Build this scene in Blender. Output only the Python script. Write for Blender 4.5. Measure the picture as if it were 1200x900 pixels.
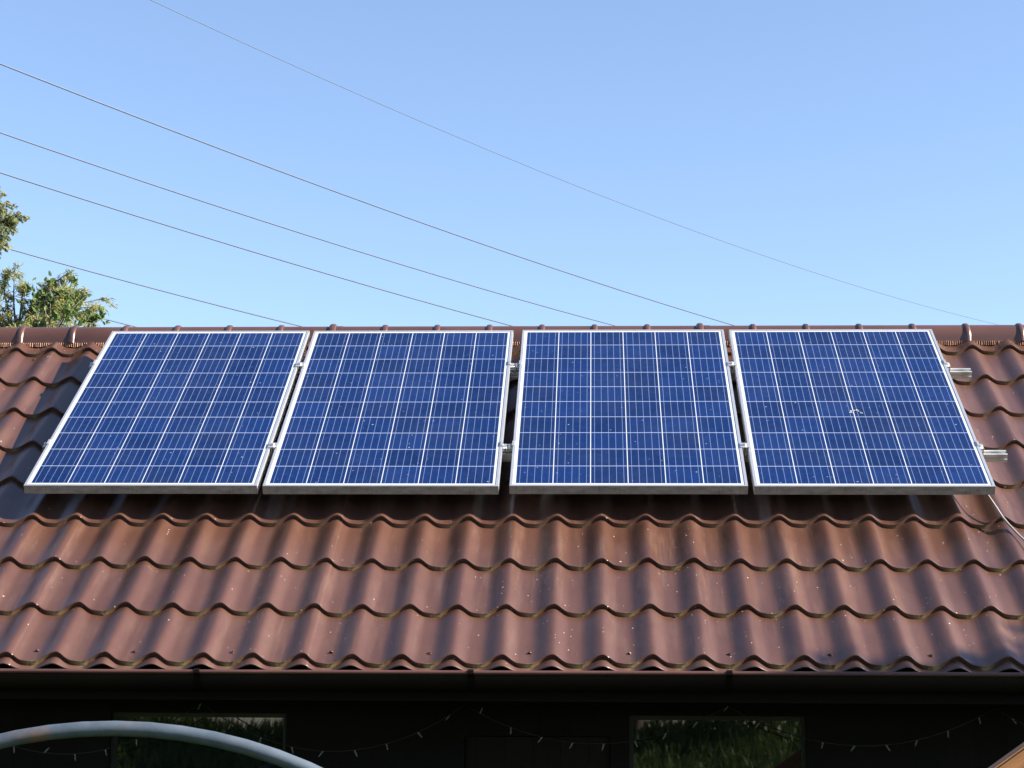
import bpy, bmesh, math, random
import numpy as np
from mathutils import Vector, Matrix

for o in list(bpy.data.objects):
    bpy.data.objects.remove(o)
S = bpy.context.scene
COL = S.collection
rad = math.radians

# ------------------------------------------------------------------ camera
cam_d = bpy.data.cameras.new('camera')
cam_d.sensor_width = 36.0
cam_d.lens = 67.54
cam_d.clip_start = 0.05
cam_d.clip_end = 3000
cam = bpy.data.objects.new('camera', cam_d)
COL.objects.link(cam)
cr = Vector((0.999088, 0.042090, 0.007113))
cu = Vector((0.001185, -0.193917, 0.981017))
cf = Vector((-0.042670, 0.980115, 0.193790))
M = Matrix.Identity(4)
for i in range(3):
    M[i][0], M[i][1], M[i][2] = cr[i], cu[i], -cf[i]
M[0][3], M[1][3], M[2][3] = 0.35374, -7.94102, 1.75022
cam.matrix_world = M
S.camera = cam

# ------------------------------------------------------------------ light
SUN = Vector((0.855, -0.149, 0.496)).normalized()
elev = math.asin(SUN.z)
azim = math.atan2(SUN.x, SUN.y)
world = bpy.data.worlds.new('World')
S.world = world
world.use_nodes = True
wn = world.node_tree.nodes
wl = world.node_tree.links
bg = wn['Background']
sky = wn.new('ShaderNodeTexSky')
sky.sky_type = 'NISHITA'
sky.sun_disc = False
sky.sun_elevation = elev
sky.sun_rotation = azim
sky.altitude = 200
sky.air_density = 1.0
sky.dust_density = 0.25
sky.ozone_density = 4.0
tint = wn.new('ShaderNodeMix')
tint.data_type = 'RGBA'
tint.blend_type = 'MULTIPLY'
tint.inputs[0].default_value = 1.0
tint.inputs[7].default_value = (1.12, 0.982, 0.925, 1)
wl.new(sky.outputs[0], tint.inputs[6])
wl.new(tint.outputs[2], bg.inputs[0])
bg.inputs[1].default_value = 0.08
sun_d = bpy.data.lights.new('sun', 'SUN')
sun_d.energy = 5.0
sun_d.angle = rad(0.5)
sun_d.color = (1.0, 0.93, 0.82)
sun = bpy.data.objects.new('sun', sun_d)
COL.objects.link(sun)
sun.rotation_mode = 'QUATERNION'
sun.rotation_quaternion = SUN.to_track_quat('Z', 'Y')
sun.location = (20, -3, 12)

S.view_settings.view_transform = 'Standard'
S.view_settings.look = 'None'
S.view_settings.exposure = 1.83
S.view_settings.gamma = 1.0
S.view_settings.use_curve_mapping = False
S.render.engine = 'CYCLES'
S.render.resolution_x = 1024
S.render.resolution_y = 768

# ------------------------------------------------------------------ helpers
ALPHA = rad(36)
Z0 = 2.887
CA, SA = math.cos(ALPHA), math.sin(ALPHA)


def W(x, s, h=0.0):
    """roof coordinates (along eave, up the slope, off the slope) -> world"""
    return Vector((x, s * CA - h * SA, s * SA + h * CA + Z0))


def empty(name, label, cat, loc=(0, 0, 0), group=None, rx=0.0):
    o = bpy.data.objects.new(name, None)
    COL.objects.link(o)
    o.location = loc
    o.rotation_euler = (rx, 0, 0)
    o.empty_display_size = 0.1
    tag(o, label, cat, group)
    return o


def tag(o, label, cat, group=None):
    o['label'] = label
    o['category'] = cat
    if group:
        o['group'] = group
    return o


def mesh_obj(name, me, mat=None, parent=None, smooth=False):
    o = bpy.data.objects.new(name, me)
    COL.objects.link(o)
    if mat:
        for m in (mat if isinstance(mat, (list, tuple)) else [mat]):
            me.materials.append(m)
    if smooth:
        me.polygons.foreach_set('use_smooth', [True] * len(me.polygons))
    if parent:
        o.parent = parent
    return o


def from_pydata(name, v, f, mat=None, parent=None, smooth=False):
    me = bpy.data.meshes.new(name)
    me.from_pydata([tuple(a) for a in v], [], [tuple(a) for a in f])
    me.update()
    return mesh_obj(name, me, mat, parent, smooth)


def from_bm(name, bm, mat=None, parent=None, smooth=False):
    me = bpy.data.meshes.new(name)
    bmesh.ops.recalc_face_normals(bm, faces=bm.faces[:])
    bm.to_mesh(me)
    bm.free()
    return mesh_obj(name, me, mat, parent, smooth)


def box(bm, x0, x1, y0, y1, z0, z1, bev=0.0):
    t = bmesh.new()
    bmesh.ops.create_cube(t, size=1.0)
    for v in t.verts:
        v.co = Vector(((x0 + x1) / 2 + v.co.x * (x1 - x0), (y0 + y1) / 2 + v.co.y * (y1 - y0),
                       (z0 + z1) / 2 + v.co.z * (z1 - z0)))
    if bev > 0:
        bmesh.ops.bevel(t, geom=t.edges[:], offset=bev, segments=2, affect='EDGES')
    merge(bm, t)


def merge(bm, t, mat=None):
    vm = {}
    for v in t.verts:
        vm[v] = bm.verts.new(mat @ v.co if mat else v.co)
    for f in t.faces:
        try:
            bm.faces.new([vm[v] for v in f.verts])
        except ValueError:
            pass
    t.free()


def tube_data(pts, radii, seg=8, cap=True):
    """returns verts, faces of a tube along pts"""
    pts = [Vector(p) for p in pts]
    n = len(pts)
    if not hasattr(radii, '__len__'):
        radii = [radii] * n
    V, F = [], []
    up = Vector((0, 0, 1))
    t0 = (pts[1] - pts[0]).normalized()
    if abs(t0.dot(up)) > 0.95:
        up = Vector((0, 1, 0))
    nrm = t0.cross(up).normalized()
    for i in range(n):
        t = (pts[min(i + 1, n - 1)] - pts[max(i - 1, 0)]).normalized()
        nrm = (nrm - t * nrm.dot(t)).normalized()
        b = t.cross(nrm)
        for k in range(seg):
            a = 2 * math.pi * k / seg
            V.append(pts[i] + (nrm * math.cos(a) + b * math.sin(a)) * radii[i])
    for i in range(n - 1):
        for k in range(seg):
            k2 = (k + 1) % seg
            F.append((i * seg + k, i * seg + k2, (i + 1) * seg + k2, (i + 1) * seg + k))
    if cap:
        F.append(tuple(range(seg - 1, -1, -1)))
        F.append(tuple((n - 1) * seg + k for k in range(seg)))
    return V, F


def tube(name, pts, radii, seg=8, mat=None, parent=None):
    V, F = tube_data(pts, radii, seg)
    return from_pydata(name, V, F, mat, parent, True)


def cylinder(bm, p0, p1, r0, r1=None, seg=12):
    V, F = tube_data([p0, p1], [r0, r0 if r1 is None else r1], seg)
    vs = [bm.verts.new(v) for v in V]
    for f in F:
        bm.faces.new([vs[i] for i in f])


def copy_tree(o, parent=None):
    c = o.copy()
    COL.objects.link(c)
    if parent:
        c.parent = parent
    for ch in list(o.children):
        copy_tree(ch, c)
    return c


# ------------------------------------------------------------------ node helpers
class NT:
    def __init__(self, name):
        self.m = bpy.data.materials.new(name)
        self.m.use_nodes = True
        self.t = self.m.node_tree
        self.b = self.t.nodes['Principled BSDF']

    def n(self, ty, **kw):
        nd = self.t.nodes.new(ty)
        for k, v in kw.items():
            setattr(nd, k, v)
        return nd

    def put(self, sock, val):
        if hasattr(val, 'is_output'):
            self.t.links.new(val, sock)
        else:
            sock.default_value = val

    def math(self, op, a, b=0.0, c=0.0, clamp=False):
        nd = self.n('ShaderNodeMath', operation=op)
        nd.use_clamp = clamp
        self.put(nd.inputs[0], a)
        self.put(nd.inputs[1], b)
        self.put(nd.inputs[2], c)
        return nd.outputs[0]

    def mix(self, fac, a, b, blend='MIX'):
        nd = self.n('ShaderNodeMix', data_type='RGBA', blend_type=blend)
        self.put(nd.inputs[0], fac)
        self.put(nd.inputs[6], a if hasattr(a, 'is_output') else (*a, 1))
        self.put(nd.inputs[7], b if hasattr(b, 'is_output') else (*b, 1))
        return nd.outputs[2]

    def coord(self, kind='Object'):
        return self.n('ShaderNodeTexCoord').outputs[kind]

    def noise(self, vec, scale, detail=4.0, rough=0.55, w=None):
        nd = self.n('ShaderNodeTexNoise')
        self.put(nd.inputs['Vector'], vec)
        nd.inputs['Scale'].default_value = scale
        nd.inputs['Detail'].default_value = detail
        nd.inputs['Roughness'].default_value = rough
        return nd.outputs['Fac']

    def ramp(self, fac, p0, p1):
        nd = self.n('ShaderNodeMapRange')
        self.put(nd.inputs[0], fac)
        nd.inputs[1].default_value = p0
        nd.inputs[2].default_value = p1
        return nd.outputs[0]

    def vmul(self, vec, v):
        nd = self.n('ShaderNodeVectorMath', operation='MULTIPLY')
        self.put(nd.inputs[0], vec)
        nd.inputs[1].default_value = v
        return nd.outputs[0]

    def bump(self, h, strength, dist):
        nd = self.n('ShaderNodeBump')
        nd.inputs['Strength'].default_value = strength
        nd.inputs['Distance'].default_value = dist
        self.put(nd.inputs['Height'], h)
        self.t.links.new(nd.outputs[0], self.b.inputs['Normal'])

    def base(self, v):
        self.put(self.b.inputs['Base Color'], v if hasattr(v, 'is_output') else (*v, 1))

    def set(self, **kw):
        for k, v in kw.items():
            self.put(self.b.inputs[k.replace('_', ' ')], v)


def specks(k, vec, scale, size, keep):
    """mask of small round specks scattered on a surface"""
    vo = k.n('ShaderNodeTexVoronoi')
    vo.inputs['Scale'].default_value = scale
    k.put(vo.inputs['Vector'], vec)
    sep = k.n('ShaderNodeSeparateColor')
    k.t.links.new(vo.outputs['Color'], sep.inputs[0])
    rsize = k.math('MULTIPLY', sep.outputs[1], size)
    near = k.math('LESS_THAN', vo.outputs['Distance'], rsize)
    on = k.math('GREATER_THAN', sep.outputs[0], keep)
    return k.math('MULTIPLY', near, on)


def mat_roof():
    k = NT('brown_coated_steel')
    co = k.coord()
    n1 = k.noise(co, 1.7, 5)
    n2 = k.noise(k.vmul(co, (14, 3, 3)), 1.0, 4)
    col = k.mix(k.ramp(n1, 0.35, 0.7), (0.060, 0.0255, 0.0165), (0.079, 0.0350, 0.0235))
    col = k.mix(k.math('MULTIPLY', k.ramp(n2, 0.5, 0.8), 0.35), col, (0.118, 0.066, 0.043))
    n3 = k.noise(k.vmul(co, (26, 2.2, 2.2)), 1.0, 6, 0.7)
    n4 = k.noise(co, 0.9, 3)
    st = k.math('MULTIPLY', k.ramp(n3, 0.52, 0.74), k.ramp(n4, 0.38, 0.66))
    col = k.mix(k.math('MULTIPLY', st, 0.55), col, (0.150, 0.092, 0.066))
    n5 = k.noise(co, 7.0, 7, 0.75)
    col = k.mix(k.math('MULTIPLY', k.ramp(n5, 0.56, 0.72), 0.30), col, (0.040, 0.022, 0.017))
    at = k.n('ShaderNodeAttribute', attribute_name='lichen')
    nl = k.noise(k.vmul(co, (60, 25, 25)), 1.0, 4, 0.65)
    lm = k.math('MULTIPLY', k.math('POWER', at.outputs['Fac'], 2.0), k.ramp(nl, 0.28, 0.50), clamp=True)
    lc = k.mix(k.noise(co, 90, 2), (0.15, 0.105, 0.035), (0.44, 0.35, 0.16))
    col = k.mix(lm, col, lc)
    s1 = specks(k, co, 26, 0.11, 0.80)
    s2 = specks(k, co, 62, 0.17, 0.86)
    sp = k.math('MAXIMUM', s1, s2)
    col = k.mix(k.math('MULTIPLY', sp, 0.75), col, (0.42, 0.37, 0.31))
    k.base(col)
    rough = k.math('ADD', k.math('MULTIPLY', n1, 0.20), 0.23)
    rough = k.math('ADD', rough, k.math('MULTIPLY', k.math('MAXIMUM', lm, sp), 0.4), clamp=True)
    k.set(Roughness=rough, Specular_IOR_Level=0.75)
    k.bump(k.noise(co, 4.0, 4), 0.35, 0.012)
    return k.m


def mat_cells():
    k = NT('solar_cells_under_glass')
    co = k.coord()
    sx = k.n('ShaderNodeSeparateXYZ')
    k.t.links.new(co, sx.inputs[0])
    X, Y = sx.outputs[0], sx.outputs[1]
    m0, pw, ph = 0.024, (0.992 - 0.048) / 6, (1.65 - 0.048) / 10
    cx = k.math('DIVIDE', k.math('SUBTRACT', X, m0), pw)
    cy = k.math('DIVIDE', k.math('SUBTRACT', Y, m0), ph)
    fx, fy = k.math('FRACT', cx), k.math('FRACT', cy)
    gx, gy = 0.0036 / pw / 2, 0.0046 / ph / 2

    def edge(f, g):
        a = k.math('ABSOLUTE', k.math('SUBTRACT', f, 0.5))
        return k.math('GREATER_THAN', a, 0.5 - g)
    colgap, rowgap = edge(fx, gx), edge(fy, gy)
    outx = k.math('GREATER_THAN', k.math('ABSOLUTE', k.math('SUBTRACT', cx, 3.0)), 3.0 - gx)
    outy = k.math('GREATER_THAN', k.math('ABSOLUTE', k.math('SUBTRACT', cy, 5.0)), 5.0 - gy)
    uc = k.math('DIVIDE', k.math('SUBTRACT', fx, gx), 1 - 2 * gx)
    ub = k.math('FRACT', k.math('MULTIPLY', uc, 5.0))
    bar = k.math('LESS_THAN', k.math('ABSOLUTE', k.math('SUBTRACT', ub, 0.5)), 0.0011 / (pw / 5) / 1.0)
    # polycrystalline silicon: one tone per cell, grain inside the cell
    cell = k.n('ShaderNodeCombineXYZ')
    k.put(cell.inputs[0], k.math('FLOOR', cx))
    k.put(cell.inputs[1], k.math('FLOOR', cy))
    inf = k.n('ShaderNodeObjectInfo')
    k.put(cell.inputs[2], k.math('MULTIPLY', inf.outputs['Random'], 57.0))
    wn_ = k.n('ShaderNodeTexWhiteNoise')
    k.t.links.new(cell.outputs[0], wn_.inputs[0])
    vo = k.n('ShaderNodeTexVoronoi')
    vo.inputs['Scale'].default_value = 42
    k.put(vo.inputs['Vector'], co)
    sc = k.n('ShaderNodeSeparateColor')
    k.t.links.new(vo.outputs['Color'], sc.inputs[0])
    tone = k.math('ADD', k.math('MULTIPLY', wn_.outputs['Value'], 0.55), k.math('MULTIPLY', sc.outputs[0], 0.45))
    col = k.mix(tone, (0.0009, 0.0085, 0.046), (0.0034, 0.0190, 0.094))
    col = k.mix(bar, col, (0.10, 0.14, 0.26))
    col = k.mix(rowgap, col, (0.23, 0.275, 0.40))
    col = k.mix(k.math('MAXIMUM', colgap, k.math('MAXIMUM', outx, outy)), col, (0.40, 0.42, 0.45))
    dust = k.noise(co, 3.0, 5)
    col = k.mix(k.math('MULTIPLY', k.ramp(dust, 0.4, 0.8), 0.035), col, (0.2, 0.21, 0.23))
    inf2 = k.n('ShaderNodeVectorMath', operation='ADD')
    k.put(inf2.inputs[0], co)
    loc = k.n('ShaderNodeCombineXYZ')
    k.put(loc.inputs[0], k.math('MULTIPLY', inf.outputs['Random'], 31.0))
    k.t.links.new(loc.outputs[0], inf2.inputs[1])
    sp = k.math('MAXIMUM', specks(k, inf2.outputs[0], 22, 0.10, 0.70), specks(k, inf2.outputs[0], 55, 0.16, 0.90))
    col = k.mix(k.math('MULTIPLY', sp, 0.45), col, (0.40, 0.43, 0.50))
    k.base(col)
    k.set(Roughness=0.42, Specular_IOR_Level=0.12, Coat_Weight=0.42, Coat_Roughness=0.05, Coat_IOR=1.35)
    return k.m


def mat_simple(name, col, rough=0.5, metal=0.0, var=0.25, scale=8.0, bump=0.0, stretch=(1, 1, 1), spec=0.5):
    k = NT(name)
    co = k.vmul(k.coord(), stretch)
    n = k.noise(co, scale, 5)
    a = tuple(c * (1 - var) for c in col)
    b = tuple(min(1, c * (1 + var)) for c in col)
    k.base(k.mix(k.ramp(n, 0.3, 0.7), a, b))
    k.set(Roughness=rough, Metallic=metal, Specular_IOR_Level=spec)
    if bump:
        k.bump(n, 0.5, bump)
    return k.m


def mat_planks(name, c0, c1, width=0.14, axis=0, rough=0.6):
    k = NT(name)
    co = k.coord()
    sx = k.n('ShaderNodeSeparateXYZ')
    k.t.links.new(co, sx.inputs[0])
    u = k.math('DIVIDE', sx.outputs[axis], width)
    f = k.math('FRACT', u)
    wn_ = k.n('ShaderNodeTexWhiteNoise', noise_dimensions='1D')
    k.put(wn_.inputs['W'], k.math('FLOOR', u))
    g = k.noise(k.vmul(co, (30, 30, 2) if axis == 0 else (2, 30, 30)), 1.0, 5)
    t = k.math('ADD', k.math('MULTIPLY', wn_.outputs['Value'], 0.6), k.math('MULTIPLY', g, 0.4))
    col = k.mix(t, c0, c1)
    gap = k.math('LESS_THAN', f, 0.03)
    k.base(k.mix(gap, col, (0.004, 0.003, 0.003)))
    k.set(Roughness=rough, Specular_IOR_Level=0.12)
    k.bump(k.math('SUBTRACT', g, gap), 0.4, 0.004)
    return k.m


def mat_leaf(name, cols, trans=0.35, rough=0.5):
    """cols: dark, mid, light leaf colours, one tone for each leaf"""
    k = NT(name)
    at = k.n('ShaderNodeAttribute', attribute_name='tone')
    rp = k.n('ShaderNodeValToRGB')
    e = rp.color_ramp.elements
    e[0].position, e[0].color = 0.0, (*cols[0], 1)
    e[1].position, e[1].color = 1.0, (*cols[2], 1)
    x = e.new(0.5)
    x.color = (*cols[1], 1)
    k.t.links.new(at.outputs['Fac'], rp.inputs[0])
    k.base(rp.outputs[0])
    k.set(Roughness=rough, Specular_IOR_Level=0.3)
    tr = k.n('ShaderNodeBsdfTranslucent')
    k.t.links.new(rp.outputs[0], tr.inputs[0])
    mx = k.n('ShaderNodeMixShader')
    mx.inputs[0].default_value = trans
    out = k.t.nodes['Material Output']
    k.t.links.new(k.b.outputs[0], mx.inputs[1])
    k.t.links.new(tr.outputs[0], mx.inputs[2])
    k.t.links.new(mx.outputs[0], out.inputs[0])
    return k.m


M_ROOF = mat_roof()
M_CELL = mat_cells()
M_CAP = mat_simple('brown_ridge_steel', (0.072, 0.032, 0.024), 0.34, var=0.18, scale=3)
M_GUT = mat_simple('shaded_gutter_steel', (0.010, 0.006, 0.005), 0.6, var=0.2, scale=3, spec=0.15)  # the bead's brown steel, darkened in colour for shade on gutter body and brackets
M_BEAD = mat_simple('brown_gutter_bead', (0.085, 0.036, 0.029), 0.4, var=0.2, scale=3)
M_SEAL = mat_simple('terracotta_seal', (0.28, 0.14, 0.085), 0.7, var=0.35, scale=60)
M_ALU = mat_simple('anodised_aluminium', (0.62, 0.62, 0.62), 0.36, metal=0.75, var=0.06, scale=6)


def mat_frame():
    # anodised frame; lower outer face darkened to stand for shade, with grime and run-off
    k = NT('panel_frame_shade_and_grime')
    co = k.coord()
    sx = k.n('ShaderNodeSeparateXYZ')
    k.t.links.new(co, sx.inputs[0])
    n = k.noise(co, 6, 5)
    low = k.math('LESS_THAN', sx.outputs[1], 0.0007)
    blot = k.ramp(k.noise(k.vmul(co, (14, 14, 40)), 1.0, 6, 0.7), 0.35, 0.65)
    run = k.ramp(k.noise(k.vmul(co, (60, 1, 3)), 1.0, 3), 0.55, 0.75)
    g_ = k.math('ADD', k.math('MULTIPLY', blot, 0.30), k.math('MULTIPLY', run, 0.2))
    shade_grime = k.math('MULTIPLY', low, k.math('ADD', g_, 0.55), clamp=True)
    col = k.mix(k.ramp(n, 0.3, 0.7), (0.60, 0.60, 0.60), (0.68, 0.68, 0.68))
    k.base(k.mix(shade_grime, col, (0.105, 0.085, 0.072)))
    k.set(Roughness=k.math('ADD', 0.36, k.math('MULTIPLY', shade_grime, 0.3)), Metallic=k.math('MULTIPLY', 0.75, k.math('SUBTRACT', 1.0, shade_grime)))
    return k.m


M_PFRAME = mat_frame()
M_ALUD = mat_simple('weathered_aluminium', (0.60, 0.60, 0.58), 0.42, metal=0.7, var=0.25, scale=14)
M_STEEL = mat_simple('bare_steel', (0.62, 0.61, 0.58), 0.4, metal=0.8, var=0.2, scale=40)
M_BACK = mat_simple('white_backsheet', (0.6, 0.6, 0.6), 0.6, var=0.05)
M_BLACK = mat_simple('black_plastic', (0.015, 0.015, 0.016), 0.5)
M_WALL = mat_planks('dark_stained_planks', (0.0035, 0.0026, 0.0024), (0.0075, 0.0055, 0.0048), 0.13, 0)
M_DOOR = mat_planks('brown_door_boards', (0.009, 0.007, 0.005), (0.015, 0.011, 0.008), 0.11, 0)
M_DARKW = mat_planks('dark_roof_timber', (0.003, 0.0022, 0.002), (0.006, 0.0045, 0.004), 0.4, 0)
M_FRAME = mat_simple('dark_window_timber', (0.010, 0.008, 0.007), 0.5, var=0.3, scale=9, stretch=(1, 1, 0.2))
M_TIMBER = mat_simple('honey_brown_timber', (0.33, 0.140, 0.045), 0.55, var=0.35, scale=6, bump=0.003, stretch=(1, 12, 12))
M_WIRE = mat_simple('weathered_conductor', (0.060, 0.085, 0.135), 0.6, metal=0.0, var=0.1)
M_CABLE = mat_simple('white_cable_sheath', (0.26, 0.24, 0.225), 0.5, var=0.1)
M_CABLEG = mat_simple('dark_green_cord', (0.005, 0.010, 0.009), 0.5, var=0.1)
M_BULB = mat_simple('clear_plastic_bulb', (0.17, 0.17, 0.16), 0.25, var=0.1)
M_DROP = mat_simple('dried_droppings', (0.22, 0.23, 0.25), 0.8, var=0.2, scale=90)
M_BARK = mat_simple('grey_brown_bark', (0.10, 0.075, 0.055), 0.85, var=0.4, scale=12, bump=0.01, stretch=(1, 1, 0.25))
M_BIRCH = mat_simple('pale_bark', (0.34, 0.31, 0.27), 0.8, var=0.5, scale=7, bump=0.006, stretch=(1, 1, 2.5))


def mat_hoop():
    k = NT('galvanised_pipe_with_rust')
    co = k.coord()
    n = k.noise(co, 14, 5)
    col = k.mix(k.ramp(n, 0.3, 0.7), (0.055, 0.073, 0.096), (0.092, 0.115, 0.142))
    r = k.noise(co, 4.5, 6, 0.7)
    col = k.mix(k.math('MULTIPLY', k.ramp(r, 0.60, 0.70), 0.7), col, (0.19, 0.08, 0.03))
    k.base(col)
    k.set(Roughness=0.5, Metallic=0.15)
    k.bump(k.noise(co, 70, 3), 0.25, 0.002)
    return k.m


def mat_glass():
    k = NT('dark_window_glass')
    co = k.coord()
    k.base((0.006, 0.008, 0.009))
    k.set(Roughness=0.015, Specular_IOR_Level=1.0)
    k.bump(k.noise(co, 2.2, 2), 0.06, 0.01)
    return k.m


def mat_ground():
    k = NT('lawn_soil')
    co = k.coord()
    n1 = k.noise(co, 0.25, 6)
    n2 = k.noise(co, 9, 6, 0.7)
    col = k.mix(k.ramp(n1, 0.35, 0.65), (0.030, 0.058, 0.013), (0.055, 0.078, 0.019))
    col = k.mix(k.math('MULTIPLY', k.ramp(n2, 0.4, 0.75), 0.6), col, (0.085, 0.08, 0.033))
    k.base(col)
    k.set(Roughness=0.9, Specular_IOR_Level=0.1)
    k.bump(n2, 0.8, 0.06)
    return k.m


# ------------------------------------------------------------------ ground
def ground_z(x, y):
    t = np.clip((-11.0 - y) / 10.0, 0, 1)
    return 2.15 * t * t * (3 - 2 * t) + 0.12 * np.sin(x * 0.7) * t


def axis(lim, near, step, ratio=1.35):
    a = list(np.arange(-near, near + 1e-6, step))
    d = step
    p = near
    while p < lim:
        d *= ratio
        p += d
        a = [-p] + a + [p]
    return np.array(a)


gx = axis(1200, 26, 0.8)
gy = axis(1200, 30, 0.8)
GX, GY = np.meshgrid(gx, gy)
GZ = ground_z(GX, GY)
V = np.stack([GX.ravel(), GY.ravel(), GZ.ravel()], 1)
nx, ny = len(gx), len(gy)
F = [(j * nx + i, j * nx + i + 1, (j + 1) * nx + i + 1, (j + 1) * nx + i) for j in range(ny - 1) for i in range(nx - 1)]
g = from_pydata('ground', V, F, mat_ground(), None, True)
g['kind'] = 'structure'


# ------------------------------------------------------------------ house
PITCH = 0.18432
CREST0 = 0.385            # x of one crest; seams fall on crests, six waves apart
ROW = 0.352
LIP0 = -1.11
END_S = -1.163
HC = -0.11                # crest height at a lip, off the panel plane
AMP, STEP = 0.0255, 0.0205
XL, XR = -4.30, 4.30
RIDGE_S = 1.886
RIDGE = W(0, RIDGE_S, HC)


def wave(x):
    p = ((x - CREST0) / PITCH) % 1.0
    q = np.clip(np.where(p < 0.5, p / 0.31, (1.0 - p) / 0.46), 0, 1)
    c = 0.5 + 0.5 * np.cos(math.pi * q ** 0.90)
    bow = 0.0022 * np.cos(math.pi * np.clip((p - 0.51) / 0.35, -1, 1))
    return -AMP * (1 - c) - bow * (1 - c)


def valley(x):
    p = ((x - CREST0) / PITCH) % 1.0
    return np.clip(1.0 - np.abs(p - 0.53) / 0.30, 0, 1)


house = empty('house', 'small dark timber house under a brown wavy metal tile roof', 'house', (0, 0, 0))

xs = list(np.arange(XL, XR + 1e-6, PITCH / 22))
for kx in range(-4, 5):
    xx = CREST0 + 0.022 + kx * 6 * PITCH
    if XL < xx < XR:
        xs += [xx - 0.0004, xx + 0.0004]
xs = np.array(sorted(xs))
seam = (((xs - (CREST0 + 0.022)) / (6 * PITCH)) % 1.0)
seam_h = 0.0011 * np.clip((seam - 0.5) * 2, 0, 1)
sheet = np.floor((xs - (CREST0 + 0.022)) / (6 * PITCH)).astype(int) + 6
sheet_s = np.random.default_rng(15).uniform(-0.0035, 0.0035, 16)[sheet]
sheet_h = np.random.default_rng(16).uniform(0.0, 0.0012, 16)[sheet]
wv = wave(xs) + seam_h + sheet_h
vl = valley(xs)
RV, RF, LI = [], [], []
rng = np.random.default_rng(4)


def strip(lines, mirror):
    """lines: list of (s array/scalar, h array, lichen array)"""
    base = len(RV)
    n = len(xs)
    for s, h, li in lines:
        s = np.broadcast_to(np.asarray(s, float), xs.shape)
        y = s * CA - h * SA
        z = s * SA + h * CA + Z0
        if mirror:
            y = 2 * RIDGE.y - y
        for i in range(n):
            RV.append((xs[i], y[i], z[i]))
        LI.extend(np.broadcast_to(np.asarray(li, float), xs.shape))
    for j in range(len(lines) - 1):
        for i in range(n - 1):
            a, b = base + j * n + i, base + (j + 1) * n + i
            RF.append((a, b, b + 1, a + 1) if mirror else (a, a + 1, b + 1, b))


DENTS = [(-0.262, -0.20, 0.030, 0.05, -0.006), (0.06, -0.17, 0.022, 0.03, -0.005), (1.28, -0.21, 0.028, 0.04, -0.006),
         (-0.30, -0.52, 0.03, 0.04, -0.004), (1.75, 1.15, 0.04, 0.05, -0.004), (-1.4, -0.62, 0.05, 0.06, -0.003), (0.7, -0.9, 0.05, 0.06, -0.003)]


def dent(x, s):
    h = np.zeros_like(x)
    for dx, ds, rx_, rs_, a in DENTS:
        h = h + a * np.exp(-((x - dx) / rx_) ** 2 - ((s - ds) / rs_) ** 2)
    return h


def roof_side(mirror):
    low = 0 if not mirror else 0
    edges = [LIP0 + i * ROW for i in range(9)]
    # short tail below the last lip
    wob = 0.0012 * np.sin(xs * 3.1) + 0.0008 * np.sin(xs * 11.7)
    strip([(END_S + 0.002 + sheet_s * 0.7, HC + wv - 0.0185 - 0.004, 0.25 + 0.6 * vl), (END_S + sheet_s * 0.7, HC + wv - 0.0175, 0.3 + 0.7 * vl),
           (END_S + 0.004, HC + wv - 0.0165, 0.35 * vl), (LIP0 + 0.03, HC + wv - STEP - 0.001, 0.9 * vl ** 2)], mirror)
    for i, s0 in enumerate(edges):
        s1 = min(s0 + ROW, RIDGE_S + 0.01)
        f = (s1 - s0) / ROW
        top = s0 + wob * (1 + i % 3) + sheet_s
        lic = (1.0 if i == 0 else 0.85 if i < 3 else 0.5)
        lines = []
        lean = 0.85 * wave(xs)
        top = top + lean
        # step face, leaning with the wave, then the rounded lip, then the slope
        lines.append((top + 0.0030 - 0.0075 * vl, HC + wv - STEP - 0.0015, lic * vl))
        lines.append((top + 0.0018 - 0.0042 * vl, HC + wv - STEP * 0.55, lic * vl * 1.1))
        lines.append((top + 0.0005, HC + wv - 0.0032, lic * vl * 1.0))
        lines.append((top + 0.0001, HC + wv - 0.0016, lic * vl * 0.9))
        lines.append((top + 0.0014, HC + wv - 0.0006, lic * vl * 0.5))
        lines.append((top + 0.0040, HC + wv + 0.0, 0.15 * lic * vl))
        for t in (0.04, 0.12, 0.25, 0.4, 0.55, 0.7, 0.85, 1.0):
            ss = s0 + (s1 - s0 + (0.05 if i < 8 else 0.0)) * t + (lean + sheet_s) * (1 - t)
            sag = 0.0012 * np.sin(xs * 2.3 + i * 1.7 + t * 2) * math.sin(math.pi * t)
            sag = sag + dent(xs, ss)
            lines.append((ss, HC + wv - STEP * f * t * 1.08 + sag, 0.05 * vl * (t > 0.8)))
        strip(lines, mirror)


roof_side(False)
roof_side(True)
roof = from_pydata('roof', RV, RF, M_ROOF, house, True)
la = roof.data.attributes.new('lichen', 'FLOAT', 'POINT')
la.data.foreach_set('value', np.array(LI, dtype=np.float32))

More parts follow.
